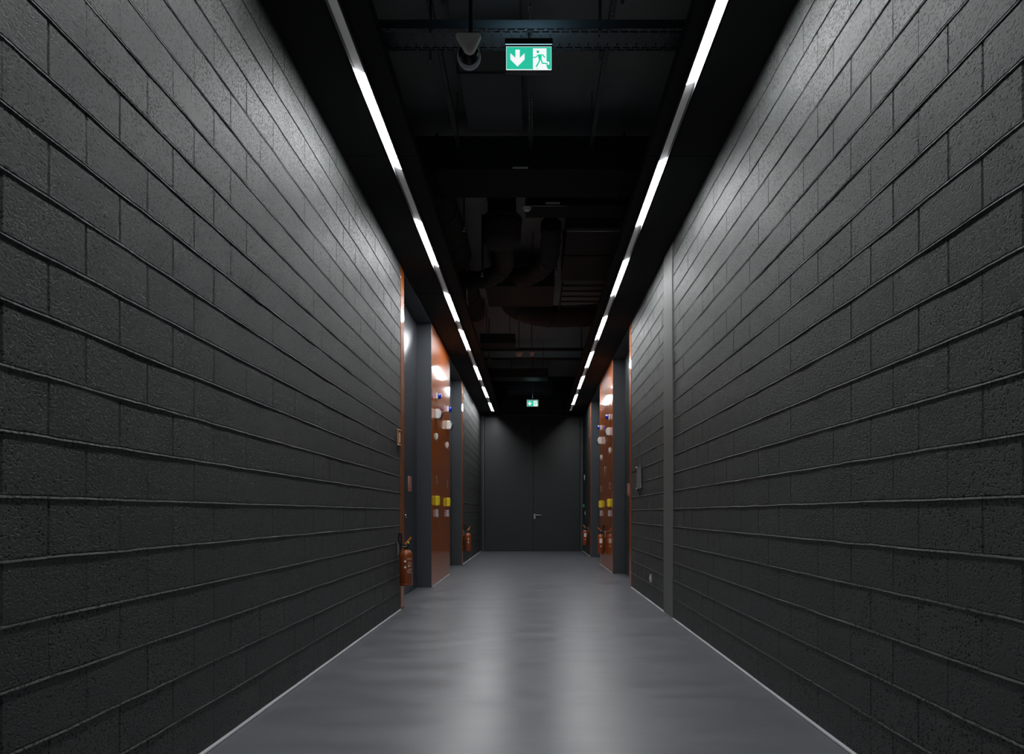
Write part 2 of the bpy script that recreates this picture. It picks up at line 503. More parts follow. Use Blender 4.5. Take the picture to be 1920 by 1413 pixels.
# ------------------------------------------------------------------ orange lacquered wall panels
def panel(side, ya, yb, label, seam=False):
    f = WL if side < 0 else WR
    inn = -side
    root = MB()
    root.box(f - inn * 0.028, f + inn * 0.004, ya + 0.001, yb - 0.001, 0.012, SOF - 0.003, 0.003)
    o = root.build('lacquered_wall_panel', M['lacquer'], origin=(f, (ya + yb) / 2, 0.012))
    return tag(o, label, 'wall panel', 'orange lacquered panels around the door recesses')
panel(-1, LY['a0'], LY['a1'], 'narrow orange lacquered strip where the near left block wall ends')
panel(-1, LY['b0'], LY['b1'], 'wide orange lacquered panel between the two left doors')
panel(-1, LY['c0'], LY['c1'], 'narrow orange strip beyond the second left door')
panel(1, RY['a0'], RY['a1'], 'narrow orange lacquered strip where the near right block wall ends')
panel(1, RY['b0'], RY['b1'], 'wide orange lacquered panel between the two right doors')
panel(1, RY['c0'], RY['c1'], 'narrow orange strip beyond the second right door')
for i, (f, s, ya, yb) in enumerate(((WL, -1, LY['a0'], LY['a1']), (WL, -1, LY['c0'], LY['c1']), (WR, 1, RY['a0'], RY['a1']), (WR, 1, RY['c0'], RY['c1']))):
    tag(MB().box(f + s * 0.03, f + s * (REC + 0.05), ya + (0.0), yb, 0, SOF).build('wall_left.%03d' % (4 + i) if s < 0 else 'wall_right.%03d' % (4 + i), M['jamb']),
        'narrow pier behind an orange strip', 'wall', kind='structure')

# smooth joint cover on the right wall
tag(MB().box(WR - 0.012, WR + 0.01, 7.76, 8.26, 0.013, SOF - 0.002, 0.003).build('trim_1', M['cover']),
    'smooth pale grey vertical band on the right block wall', 'trim', kind='structure')
MB_ = MB()
n = 2
def bead(x, ya, yb, s):
    global n
    m = MB()
    N = max(2, int((yb - ya) / 0.25)); vs = []
    for i in range(N + 1):
        y = ya + (yb - ya) * i / N
        w = 0.016 + 0.004 * noise.noise(Vector((y * 2, s, 0)))
        vs += [(x, y, 0.0), (x - s * w, y, 0.0005), (x - s * w * 0.35, y, w * 0.55), (x, y, w)]
    fs = []
    for i in range(N):
        for k in range(3):
            q = (i * 4 + k, i * 4 + k + 1, (i + 1) * 4 + k + 1, (i + 1) * 4 + k)
            fs.append(q if s > 0 else q[::-1])
    m.add(vs, fs, True)
    tag(m.build('trim_%d' % n, M['sealant']), 'pale grey sealant bead where wall meets floor', 'trim', kind='structure')
    n += 1
bead(WL, Y0, LY['a0'], -1); bead(WL, LY['b0'] + .02, LY['b1'] - .02, -1); bead(WL, LY['c1'], Y1, -1)
bead(WR, Y0, RY['a0'], 1); bead(WR, RY['b0'] + .02, RY['b1'] - .02, 1); bead(WR, RY['c1'], Y1, 1)
for f, s, y in ((WL, -1, LY['b0']), (WL, -1, LY['c0']), (WR, 1, RY['b0']), (WR, 1, RY['c0'])):
    tag(MB().box(f, f + s * REC, y - 0.01, y + 0.02 - 0.02, 0, 0.008).build('trim_%d' % n, M['sealant']), 'pale sealant line at the foot of a door jamb', 'trim', kind='structure')
    n += 1

# ------------------------------------------------------------------ soffits
LIN, RIN = -0.98, 0.97
def soffit(side, num, label):
    m = MB()
    a, b = (WL + 0.001, LIN) if side < 0 else (RIN, WR - 0.001)
    c = LX if side < 0 else RX
    hw = 0.052
    y = Y0
    cuts = [Y0, 2.2, 5.9, 9.6, 13.3, 17.0, Y1]
    for i in range(len(cuts) - 1):
        y0, y1 = cuts[i] + 0.004, cuts[i + 1] - 0.004
        m.box(a, c - hw, y0, y1, SOF, SOF + 0.03, 0.003)
        m.box(c + hw, b, y0, y1, SOF, SOF + 0.03, 0.003)
    e = b if side < 0 else a
    m.box(e - 0.004 if side < 0 else e, e if side < 0 else e + 0.004, Y0, Y1, SOF + 0.03, SOF + 0.09)
    m.box(c - hw - 0.03, c + hw + 0.03, Y0, Y1, SOF + 0.10, SOF + 0.12)
    tag(m.build('trim_%d' % num, M['soffit']), label, 'ceiling panel', kind='structure')
LX, RX = -1.189, 1.117
soffit(-1, 20, 'black soffit panels along the left wall carrying the left light row')
soffit(1, 21, 'black soffit panels along the right wall carrying the right light row')

# ------------------------------------------------------------------ light rows
LSEG = [(-2.6, -1.2), (-0.15, 1.26), (2.3, 3.7), (4.75, 6.14), (7.19, 8.56), (9.60, 11.0), (11.54, 12.95), (14.39, 15.83), (16.79, 18.26), (19.21, 20.66)]
RSEG = [(-1.3, 0.1), (1.1, 2.5), (3.5, 4.93), (5.95, 7.37), (8.32, 9.73), (10.75, 12.18), (13.12, 14.53), (15.47, 16.99), (17.88, 19.45)]
LSEG = [(a + 0.05, b) for a, b in LSEG]; RSEG = [(a + 0.05, b) for a, b in RSEG]
ORD = ['first', 'second', 'third', 'fourth', 'fifth', 'sixth', 'seventh', 'eighth']
def light_row(side, cx, segs, yend, first_vis, w):
    sd = 'left' if side < 0 else 'right'
    hw = w / 2
    zb = SOF - 0.022
    root = empty('light_channel', (cx, Y0, SOF), label='slim grey aluminium channel running along the %s soffit' % sd, cat='light channel')
    ch = MB()
    inn = -side
    ch.box(inn * hw, inn * (hw + 0.004), 0, yend - Y0, -0.034, 0.09)      # deep lip on the corridor side
    ch.box(-inn * hw, -inn * (hw + 0.003), 0, yend - Y0, -0.004, 0.09)
    ZI, ZO = -0.002, 0.034                                               # the opal cover leans towards the wall
    def leaning(y0, y1, tr=0.0):
        xi, xo = inn * (hw - 0.001), -inn * (hw - 0.001)
        vs = [(x, y, z) for y in (y0, y1) for (x, z) in ((xi, ZI), (xo, ZO), (xo, ZO + 0.005), (xi, ZI + 0.005))]
        fs = [(0, 1, 5, 4), (1, 2, 6, 5), (2, 3, 7, 6), (3, 0, 4, 7), (3, 2, 1, 0), (4, 5, 6, 7)]
        if side < 0: fs = [f[::-1] for f in fs]
        return MB().add(vs, fs)
    ch.box(-hw - 0.006, hw + 0.006, 0, yend - Y0, 0.09, 0.098)
    for yy in (0, yend - Y0):
        ch.box(-hw, hw, yy - 0.002, yy + 0.002, 0.0, 0.09)
    ch.build('channel_profile', M['channel'], root)
    gaps = []; p = Y0 + 0.003
    for a, b in segs:
        gaps.append((p, a)); p = b
    gaps.append((p, yend - 0.003))
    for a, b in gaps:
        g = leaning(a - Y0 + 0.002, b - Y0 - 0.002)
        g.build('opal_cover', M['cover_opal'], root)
    c = 0
    for i, (a, b) in enumerate(segs):
        if i < first_vis: lab = 'lit linear lamp of the %s row behind the viewer or overhead' % sd
        else:
            lab = '%s lit white linear lamp in the %s row, counted from the near end' % (ORD[i - first_vis], sd)
        if i == len(segs) - 1: lab = 'farthest lit linear lamp of the %s row, by the end door' % sd
        t = empty('linear_lamp', (cx, (a + b) / 2, SOF), label=lab, cat='ceiling lamp', group='lit linear lamps in the two ceiling rows')
        h = (b - a) / 2
        leaning(-h + 0.001, h - 0.001).build('diffuser', M['lit'], t)
        MB().box(-hw + 0.004, hw - 0.004, -h + 0.001, h - 0.001, 0.045, 0.08, 0.004).build('housing', M['white'], t)
light_row(-1, LX, LSEG, 20.85, 3, 0.082)
light_row(1, RX, RSEG, 20.6, 2, 0.078)

# ------------------------------------------------------------------ exit signs
def sx(px): return (px - 1325) / 730 * 0.30
def sz(pz): return (602 - pz) / 730 * 0.30
def stroke(m, pts, w, y0, y1):
    for (a, b) in zip(pts[:-1], pts[1:]):
        A = Vector((sx(a[0]), sz(a[1]))); B = Vector((sx(b[0]), sz(b[1])))
        d = (B - A).normalized(); nn = Vector((-d.y, d.x)) * (w / 730 * 0.30 / 2)
        m.prism([tuple(A + nn), tuple(A - nn), tuple(B - nn), tuple(B + nn)][::-1], y0, y1)
        disc(m, b, w / 2, y0, y1)
    disc(m, pts[0], w / 2, y0, y1)
def disc(m, c, r, y0, y1, n=18):
    R = r / 730 * 0.30
    m.prism([(sx(c[0]) + R * cos(2 * pi * k / n), sz(c[1]) + R * sin(2 * pi * k / n)) for k in range(n)], y0, y1)
def P(m, pts, y0, y1): m.prism([(sx(a), sz(b)) for a, b in pts][::-1], y0, y1)

def exit_sign(loc, label, stem, arm=0.03, glow='sign_glow'):
    t = empty('exit_sign', loc, label=label, cat='exit sign')
    b = MB().box(-0.158, 0.158, 0.0, 0.03, -0.094, -0.082, 0.002).box(-0.158, 0.158, 0.0, 0.03, 0.082, 0.094, 0.002)
    b.box(-0.152, 0.152, 0.004, 0.026, -0.083, 0.083, 0.002).box(-0.158, 0.158, 0.0, 0.06, 0.094, 0.135, 0.003)
    b.build('housing', M['body'], t)
    MB().box(-0.15, 0.15, -0.0005, 0.004, -0.0765, 0.0765).build('lit_rim', M['sign_white'], t)
    MB().box(-0.1475, 0.1475, -0.0012, 0.0, -0.074, 0.074).build('green_face', M['sign_green'], t)
    MB().box(-0.155, 0.155, -0.0006, 0.0, 0.0905, 0.0935).build('light_slot', M['sign_slot'], t)
    MB().box(-0.150, 0.150, 0.012, 0.045, 0.1352, 0.1365).build('top_light', M[glow], t)
    MB().box(-0.157, 0.157, -0.0012, 0.0, -0.0925, -0.0900).build('edge_strip', M['alu'], t)
    a = MB(); P(a, [(1110, 468), (1180, 468), (1180, 600), (1257, 525), (1257, 625), (1143, 738), (1028, 625), (1028, 525), (1110, 600)], -0.0020, -0.0012)
    a.build('arrow', M['sign_white'], t)
    d = MB(); P(d, [(1392, 447), (1610, 447), (1610, 720), (1612, 745), (1635, 782), (1405, 782), (1392, 765)], -0.0020, -0.0012)
    stroke(d, [(1600, 668), (1640, 675), (1640, 700)], 22, -0.0020, -0.0012)
    d.build('doorway', M['sign_white'], t)
    r = MB(); y0, y1 = -0.0028, -0.0020
    disc(r, (1471, 503), 22, y0, y1)
    stroke(r, [(1398, 594), (1438, 592), (1478, 554)], 17, y0, y1)
    stroke(r, [(1480, 551), (1548, 552), (1580, 592)], 18, y0, y1)
    P(r, [(1470, 542), (1530, 542), (1535, 640), (1488, 650), (1478, 600)], y0, y1)
    stroke(r, [(1522, 610), (1541, 688), (1625, 690)], 20, y0, y1)
    stroke(r, [(1505, 625), (1478, 688), (1447, 738)], 22, y0, y1)
    P(r, [(1440, 758), (1452, 760), (1476, 776), (1462, 778)], y0, y1)
    r.build('running_figure', M['sign_green'], t)
    s = MB().cyl((0.0, arm, 0.115), (0.0, arm, stem), 0.007, 12)
    s.cyl((0, 0.05, 0.115), (0, arm + 0.004, 0.115), 0.007, 10)
    s.lathe([(0.022, 0), (0.022, 0.006)], (0, arm, stem - 0.006), (0, 0, 1), 16)
    s.build('hanging_stem', M['black'], t)
    return t
Ys = 4.59
exit_sign(((991.5 - 999) * Ys / F, Ys, EYE + (962 - 109) * Ys / F), 'large lit green exit sign hanging below the perforated tray overhead', 4.508 - (EYE + 853 * 4.59 / F), 0.21)
Ys = 18.6
exit_sign(((998.5 - 999) * Ys / F, Ys, EYE + (962 - 756) * Ys / F), 'small distant lit green exit sign above the end door', SLAB - (EYE + 206 * 18.6 / F), 0.05, 'sign_glow_far')

# ------------------------------------------------------------------ dome camera
Yc = 4.45
cz = EYE + (962 - 107) * Yc / F; cx = (879.5 - 999) * Yc / F
t = empty('security_camera', (cx, Yc, cz), label='grey dome security camera beside the near exit sign', cat='security camera')
ax = Vector((0, -1, -0.30))
MB().lathe([(0.060, -0.022), (0.070, -0.018), (0.0750, -0.008), (0.0750, 0.018), (0.072, 0.024), (0.066, 0.024)], (0, 0.0, 0), ax, 40).build('housing', M['housing'], t)
MB().lathe([(0.0655, 0.0), (0.065, 0.010), (0.060, 0.030), (0.048, 0.048), (0.028, 0.060), (0.003, 0.065)], (0, -0.020, 0.006), ax, 40).build('smoked_dome', M['glass_black'], t)
def rounded_tri(pts, r, n=5):
    out = []
    for i in range(len(pts)):
        a, b, c = Vector(pts[i - 1]), Vector(pts[i]), Vector(pts[(i + 1) % len(pts)])
        p = b + (a - b).normalized() * r; q = b + (c - b).normalized() * r
        for k in range(n + 1):
            u = k / n
            out.append(tuple((1 - u) ** 2 * p + 2 * u * (1 - u) * b + u * u * q))
    return out
tri = rounded_tri([(-0.078, 0.052), (0.094, 0.052), (0.038, -0.068), (-0.006, -0.068)], 0.026)
br = MB(); br.prism(tri[::-1], -0.150, -0.120)
tri2 = rounded_tri([(-0.068, 0.046), (0.084, 0.046), (0.034, -0.060), (-0.002, -0.060)], 0.02)
br.prism(tri2[::-1], -0.158, -0.150)
brk = br.build('triangular_bracket', M['grey'], t)
MB().lathe([(0.012, 0), (0.012, 0.003)], (0.008, -0.158, 0.006), (0, -1, 0), 16).build('screw_cap', M['grey'], brk)
MB().cyl((0.01, 0.02, 0.05), (0.01, 0.02, 4.598 - cz), 0.014, 12).cyl((0.01, -0.125, 0.040), (0.01, 0.02, 0.12), 0.012, 12).build('hanging_arm', M['black'], t)

# ------------------------------------------------------------------ services in the ceiling void
def Zp(py, Y): return EYE + (962 - py) * Y / F
def Xp(px, Y): return (px - 999) * Y / F
XL, XR = WL + 0.004, WR - 0.004

def duct(name, x0, x1, y0, y1, z0, z1, m, label, cat='air duct', flanges=()):
    t = empty(name, ((x0 + x1) / 2, (y0 + y1) / 2, z0), label=label, cat=cat)
    ox, oy = (x0 + x1) / 2, (y0 + y1) / 2
    MB().box(x0 - ox, x1 - ox, y0 - oy, y1 - oy, 0, z1 - z0, 0.006).build('duct_body', m, t)
    for sx in (-1, 1):
        hx = sx * ((x1 - x0) / 2 - min(0.12, (x1 - x0) / 4))
        MB().cyl((hx, 0, z1 - z0), (hx, 0, SLAB - z0 - 0.022), 0.006, 8).build('threaded_rod', M['black'], t)
    for (a, kind) in flanges:
        f = MB()
        if kind == 'x': f.box(a - ox - 0.012, a - ox + 0.012, y0 - oy - 0.02, y1 - oy + 0.02, -0.02, z1 - z0 + 0.02, 0.003)
        else: f.box(x0 - ox - 0.02, x1 - ox + 0.02, a - oy - 0.012, a - oy + 0.012, -0.02, z1 - z0 + 0.02, 0.003)
        f.build('flange', m, t)
    return t

duct('air_duct', XL, XR, 3.75, 4.64, 4.62, 5.0, M['soffit'], 'wide black duct crossing overhead in front of the perforated tray', flanges=((-0.6, 'x'), (0.6, 'x')))

# perforated tray
def tray(name, y0, y1, z, label, xa, xb, cell=0.068):
    t = empty(name, ((xa + xb) / 2, (y0 + y1) / 2, z), label=label, cat='cable tray')
    ox, oy = (xa + xb) / 2, (y0 + y1) / 2
    m = MB()
    nx = int((xb - xa) / cell)
    th = 0.0015
    def row(ya, yb, hole_frac, shift=0.0):
        # a strip of plate with a hole in every cell
        e = (yb - ya) * 0.16
        m.box(xa - ox, xb - ox, ya - oy, ya + e - oy, 0, th)
        m.box(xa - ox, xb - ox, yb - e - oy, yb - oy, 0, th)
        for i in range(nx + 2):
            c = xa + (i + shift) * cell
            w = cell * (1 - hole_frac) / 2
            p, q = max(xa, c - w), min(xb, c + w)
            if q > p: m.box(p - ox, q - ox, ya + e - oy, yb - e - oy, 0, th)
    L = y1 - y0
    row(y0, y0 + L * 0.10, 0.78); row(y0 + L * 0.10, y0 + L * 0.20, 0.78, 0.5)
    row(y0 + L * 0.22, y0 + L * 0.42, 0.10)
    m.box(xa - ox, xb - ox, y0 + L * .20 - oy, y0 + L * .22 - oy, 0, th)
    m.box(xa - ox, xb - ox, y0 + L * .42 - oy, y0 + L * .60 - oy, 0, th)
    row(y0 + L * 0.60, y0 + L * 0.80, 0.10)
    row(y0 + L * 0.80, y0 + L * 0.90, 0.78); row(y0 + L * 0.90, y1, 0.78, 0.5)
    m.build('tray_base', M['steel_dark'], t)
    for yy, s in ((y0, 1), (y1, -1)):
        MB().box(xa - ox, xb - ox, yy - oy, yy - oy + s * 0.002, 0, 0.06).box(xa - ox, xb - ox, yy - oy, yy - oy + s * 0.012, 0.058, 0.06).build('side_rail', M['steel_dark'], t)
    MB().tube([(xa - ox + .05, -0.05, 0.016), (-.3, -.03, .014), (.4, -.06, .016), (xb - ox - .05, -0.04, 0.016)], 0.010, 8).tube([(xa - ox + .05, 0.03, 0.016), (-.2, .05, .014), (.5, .03, .016), (xb - ox - .05, 0.05, 0.016)], 0.012, 8).build('cable', M['black'], t)
    return t
tray('cable_tray', 4.763, 4.995, EYE + 3.33, 'dark perforated cable tray crossing behind the near exit sign', XL + 0.002, XR - 0.002)

def rod(name, px, Y, z0, label, w=0.02):
    x = Xp(px, Y)
    t = empty(name, (x, Y, SLAB), label=label, cat='hanger')
    t0 = MB().box(-w, w, -0.012, 0.012, z0 - SLAB, 0, 0.002).build('profile', M['steel_dark'], t)
    MB().box(-w - 0.004, w + 0.004, -0.016, 0.016, z0 - SLAB - 0.006, z0 - SLAB, 0.001).build('foot_plate', M['steel_dark'], t)
rod('tray_hanger', 807.5, 5.03, Zp(114, 5.03), 'dark steel hanger left of the dome camera', 0.010)
rod('tray_hanger', 1125, 5.03, Zp(114, 5.03), 'dark steel hanger right of the near exit sign', 0.010)

def rail(x, y0, y1, z, label):
    t = empty('slotted_rail', (x, y0, z), label=label, cat='mounting rail')
    m = MB()
    L = y1 - y0
    m.box(-0.021, -0.008, 0, L, 0, 0.002).box(0.008, 0.021, 0, L, 0, 0.002)
    k = 0.0
    while k < L:
        m.box(-0.008, 0.008, k, min(L, k + 0.022), 0, 0.002); k += 0.05
    for s in (-1, 1): m.box(s * 0.021, s * 0.019, 0, L, 0, 0.04)
    m.build('channel', M['steel_dark'], t)
    for yy in (0.15, L - 0.15): MB().cyl((0, yy, 0.0), (0, yy, SLAB - z), 0.005, 8).build('threaded_rod', M['steel_dark'], t)
rail(-0.765, 5.05, 7.18, 4.95, 'slotted rail running away left of the near exit sign')
rail(-0.02, 5.05, 7.18, 4.95, 'slotted rail running away straight behind the near exit sign')
rail(0.60, 5.05, 7.18, 4.95, 'slotted rail running away right of the near exit sign')
duct('air_duct', -0.66, -0.10, 5.2, 7.15, 5.12, 5.35, M['flat_duct'], 'flat black lengthwise duct above the slotted rails', flanges=((6.2, 'y'),))

duct('air_duct', XL, XR, 7.2, 7.85, 4.75, 5.1, M['soffit'], 'dark cross duct with a pale label behind the slotted rails', flanges=((0.95, 'x'), (-1.0, 'x')))
Y = 7.17
def sticker(x0, x1, Y, z0, z1, label):
    m = MB().box(x0, x1, Y - 0.0015, Y, z0, z1)
    tag(m.build('duct_label', M['paper'], origin=((x0 + x1) / 2, Y, z0)), label, 'label')
sticker(Xp(961, 7.2), Xp(990, 7.2), 7.199, 4.756, 4.775, 'pale label strip on the nearer cross duct')
duct('air_duct', Xp(985, 8.2), XR, 8.2, 8.55, Zp(385, 8.2), 5.15, M['soffit'], 'second dark cross duct with a pale label, right of the smoke detector', flanges=())
sticker(Xp(1023, 8.2), Xp(1050, 8.2), 8.199, Zp(382.5, 8.2), Zp(379, 8.2), 'pale label strip on the second cross duct')
MBr = MB().cyl((Xp(992, 8.19), 8.19, Zp(386, 8.19)), (Xp(1062, 8.19), 8.19, Zp(386, 8.19)), 0.005, 8)
tag(MBr.build('steel_rod', M['alu'], origin=(Xp(992, 8.19), 8.19, Zp(386, 8.19))), 'thin bright rod along the lower edge of the second cross duct', 'rod')

def detector(px, py, Y, r, label, m='white'):
    z = Zp(py, Y)
    t = empty('smoke_detector', (Xp(px, Y), Y, z), label=label, cat='smoke detector')
    MB().lathe([(r, 0.02), (r, 0.01), (r * 0.8, 0.0)], (0, 0, 0), (0, 0, 1), 24).build('base', M[m], t)
    MB().lathe([(r * 0.78, 0), (r * 0.75, -0.012), (r * 0.5, -0.022), (r * 0.2, -0.025)], (0, 0, 0.0), (0, 0, 1), 24).build('sensor_head', M[m], t)
    MB().cyl((0, 0, 0.02), (0, 0, SLAB - z), 0.008, 8).build('hanging_stem', M['black'], t)
detector(988, 392, 8.05, 0.05, 'small round smoke detector hanging below the second cross duct')

# round ducts and flexible hoses
def ribbed(base, amp, k): return lambda t: base * (1 + amp * sin(t * k))
t = empty('round_duct', (-0.40, 9.0, 4.62), label='fat dark drum-shaped duct in the middle of the ceiling void', cat='air duct')
MB().lathe([(0.10, 0.0), (0.20, 0.03), (0.245, 0.08), (0.25, 0.30), (0.25, 0.34)], (0, 0, 0), (0, 0, 1), 40).build('drum', M['duct_warm'], t)
MB().lathe([(0.262, 0.34), (0.262, 0.38), (0.22, 0.40), (0.20, 0.44)], (0, 0, 0), (0, 0, 1), 40).build('collar', M['duct'], t)
MB().tube([(0, 0, 0.42), (0.0, 0.02, 0.6), (-0.02, 0.04, 0.72), (-0.02, 0.05, SLAB - 4.62)], ribbed(0.18, 0.04, 220), 28, 16).build('flexible_hose', M['duct'], t)
def hose(name, pts, r, label, m='duct', rib=0.05):
    o = Vector(pts[0])
    t = empty(name, o, label=label, cat='air duct')
    mb = MB().tube(pts, ribbed(r, rib, 200), 22, 14)
    mb.v = [tuple(Vector(p) - o) for p in mb.v]
    mb.build('duct_hose', M[m], t)
    for p in pts[1:-1]:
        d = Vector(p) - o
        MB().cyl(tuple(d), (d.x, d.y, SLAB - o.z - 0.022), 0.006, 8).build('threaded_rod', M['black'], t)
        MB().lathe([(r * 1.06, -0.012), (r * 1.06, 0.012)], tuple(d), (pts[2][0] - pts[1][0], pts[2][1] - pts[1][1], 0), 24).build('clamp', M['duct'], t)
    return t
hose('flexible_duct', [(-0.40, 9.3, 4.80), (-0.42, 9.9, 4.70), (-0.75, 10.5, 4.72), (-1.30, 10.9, 4.85)], 0.13, 'curved flexible duct bending left below the drum-shaped duct', 'duct_warm')
hose('flexible_duct', [(0.25, 9.4, 5.1), (0.22, 10.0, 4.85), (0.0, 10.5, 4.80), (-0.22, 10.9, 4.9)], 0.14, 'curved flexible duct behind the drum-shaped duct, bending to the middle')
hose('flexible_duct', [(-1.30, 8.25, 5.40), (-1.24, 8.25, 5.15), (-1.14, 8.6, 4.95), (-1.10, 9.4, 4.92), (-1.12, 10.3, 5.0)], 0.21, 'large insulated duct bending down along the left edge of the ceiling void', 'duct_warm', 0.02)
hose('flexible_duct', [(-1.10, 11.35, 5.00), (-1.10, 11.9, 4.95), (-1.08, 12.5, 4.95), (-1.09, 13.2, 5.0)], 0.18, 'round insulated duct continuing along the left edge farther back', 'duct', 0.02)
hose('flexible_duct', [(-0.50, 12.45, 5.2), (-0.30, 12.7, 4.95), (0.3, 12.95, 4.86), (1.30, 13.0, 4.90)], 0.2, 'round dark duct curving across to the right wall, behind the brownish duct', 'duct_warm', 0.01)

duct('air_duct', 0.45, 1.25, 9.05, 11.1, 4.90, 5.25, M['duct'], 'large dark rectangular duct on the right of the ceiling void', flanges=((10.0, 'y'),))
m = MB().cyl((0.44, 9.0, 4.84), (XR, 9.0, 4.84), 0.0065, 8)
tag(m.build('steel_rod', M['alu'], origin=(0.44, 9.0, 4.84)), 'thin bright rod below the large duct on the right', 'rod')
m = MB().box(0.43, 0.445, 9.0, 9.015, 4.84, 5.7, 0.002)
tag(m.build('duct_hanger', M['steel_dark'], origin=(0.43, 9.0, SLAB)), 'dark vertical hanger at the corner of the large right duct', 'hanger')
duct('air_duct', Xp(909, 11.07), Xp(1040, 11.07), 11.07, 12.16, 4.80, 5.1, M['duct_warm'], 'brownish rectangular duct across the middle of the ceiling void', flanges=())
# ladder on the right
t = empty('cable_ladder', (0.85, 12.3, 4.86), label='dark cable ladder at the right of the ceiling void', cat='cable tray')
for xx in (-0.38, 0.42):
    MB().box(xx, xx + 0.02, -1.1, 0.3, 0, 0.06).build('side_rail', M['duct'], t)
for k in range(5):
    MB().box(-0.36, 0.42, -1.05 + k * 0.28, -1.0 + k * 0.28, 0.01, 0.03, 0.003).build('rung', M['duct'], t)
duct('ceiling_box', Xp(900, 14), Xp(966, 14), 14.0, 14.5, Zp(643, 14), Zp(625, 14), M['duct'], 'dark rectangular box left of centre in the ceiling void', 'box')

# cross pipes
def pipe(y, z, r, label, m='duct'):
    mb = MB().cyl((XL, y, z), (XR, y, z), r, 16)
    tag(mb.build('cross_pipe', M[m], origin=(XL, y, z)), label, 'pipe')
pipe(15.0, Zp(655, 15), 0.035, 'dark pipe crossing above the two pale cone detectors')
pipe(15.4, Zp(673, 15.4), 0.03, 'dark pipe crossing just behind the two pale cone detectors')
def cone(px, py, Y, r, label):
    z = Zp(py, Y)
    t = empty('cone_detector', (Xp(px, Y), Y, z), label=label, cat='detector')
    MB().lathe([(r * 0.45, 0), (r * 0.55, 0.004), (r, 0.075), (r * 0.98, 0.082)], (0, 0, 0), (0, 0, 1), 28).build('cone_shade', M['detector'], t)
    MB().cyl((0, 0, 0.08), (0, 0, SLAB - z), 0.008, 8).build('hanging_stem', M['black'], t)
cone(973, 667.5, 14.8, 0.092, 'larger pale cone-shaped detector hanging in the far ceiling void')
cone(997, 667.5, 14.8, 0.058, 'smaller pale cone-shaped detector to the right of the larger one')
def sprinkler(px, py, Y, label, r=0.022):
    z = Zp(py, Y)
    t = empty('sprinkler_head', (Xp(px, Y), Y, z), label=label, cat='sprinkler')
    MB().lathe([(r, 0), (r, 0.004), (r * 0.35, 0.008), (r * 0.35, 0.03), (r * 0.7, 0.035), (r * 0.7, 0.05)], (0, 0, 0), (0, 0, 1), 14).build('deflector', M['alu'], t)
    MB().cyl((0, 0, 0.05), (0, 0, SLAB - z), 0.010, 8).build('drop_pipe', M['black'], t)
for px, py, Y, lb in ((870, 434, 8.7, 'small pale sprinkler head beside the drum-shaped duct'),
                      (904, 518, 9.9, 'pale sprinkler head above the left corner of the brownish duct'),
                      (1043, 514, 10.3, 'pale sprinkler head above the right corner of the brownish duct'),
                      (908, 588, 13.8, 'pale sprinkler head below the left end of the brownish duct'),
                      (917, 677, 15.2, 'far left pale sprinkler head near the cone detectors'),
                      (1090, 675, 15.2, 'far right pale sprinkler head beside the right light row')):
    sprinkler(px, py, Y, lb)
m = MB().cyl((Xp(875.5, 11.05), 11.05, Zp(591, 11.05)), (Xp(875.5, 11.05), 11.05, Zp(565, 11.05)), 0.022, 14).cyl((Xp(875.5, 11.05), 11.05, Zp(565, 11.05)), (Xp(875.5, 11.05), 11.05, SLAB), 0.006, 8)
tag(m.build('hanging_tube', M['grey'], origin=(Xp(875.5, 11.05), 11.05, SLAB)), 'short pale vertical tube beside the left light row', 'tube')
duct('air_duct', XL, Xp(1028, 17), 17.0, 17.5, Zp(707, 17), Zp(690, 17), M['duct_blue'], 'dark bluish cross duct ending right of centre, far back')
duct('air_duct', Xp(950, 18.9), Xp(1035, 18.9), 18.9, 19.6, Zp(733, 18.9), Zp(712, 18.9), M['duct_blue'], 'dark bluish duct stub behind the distant exit sign')

# ------------------------------------------------------------------ devices on the lacquered panels
# built once with the wall at local x = 0, sticking out along +x
PF = 0.004
def strobe():
    t = empty('warning_beacon', label='x', cat='beacon', group='blue warning beacons on the lacquered panels')
    b = MB().box(0.0, 0.038, -0.055, 0.055, -0.052, 0.052, 0.008).build('base', M['white'], t)
    MB().lathe([(0.049, 0.0), (0.049, 0.022), (0.044, 0.040), (0.028, 0.052), (0.006, 0.056)], (0.038, 0, 0), (1, 0, 0), 28).build('blue_lens', M['blue'], t)
    MB().cyl((0.02, 0, -0.052), (0.02, 0, -0.085), 0.005, 8).build('cable_gland', M['white'], b)
    return t
def horn():
    t = empty('alarm_horn', label='x', cat='alarm horn', group='white alarm horns on the lacquered panels')
    b = MB().box(0.0, 0.070, -0.085, 0.085, -0.080, 0.080, 0.007).build('box', M['white'], t)
    MB().box(0.0705, 0.0712, -0.05, 0.05, 0.01, 0.016).box(0.0705, 0.0712, -0.03, 0.05, -0.02, -0.014).build('lettering_line', M['grey'], b)
    MB().box(0.070, 0.078, -0.06, 0.06, -0.06, 0.06, 0.003).build('front_plate', M['grey'], t)
    MB().lathe([(0.020, 0.0), (0.03, 0.012), (0.054, 0.020), (0.076, 0.026), (0.078, 0.030), (0.072, 0.030), (0.045, 0.022), (0.012, 0.014)], (0.070, 0, -0.022), (1, 0, -0.32), 32).build('dish', M['dish'], t)
    return t
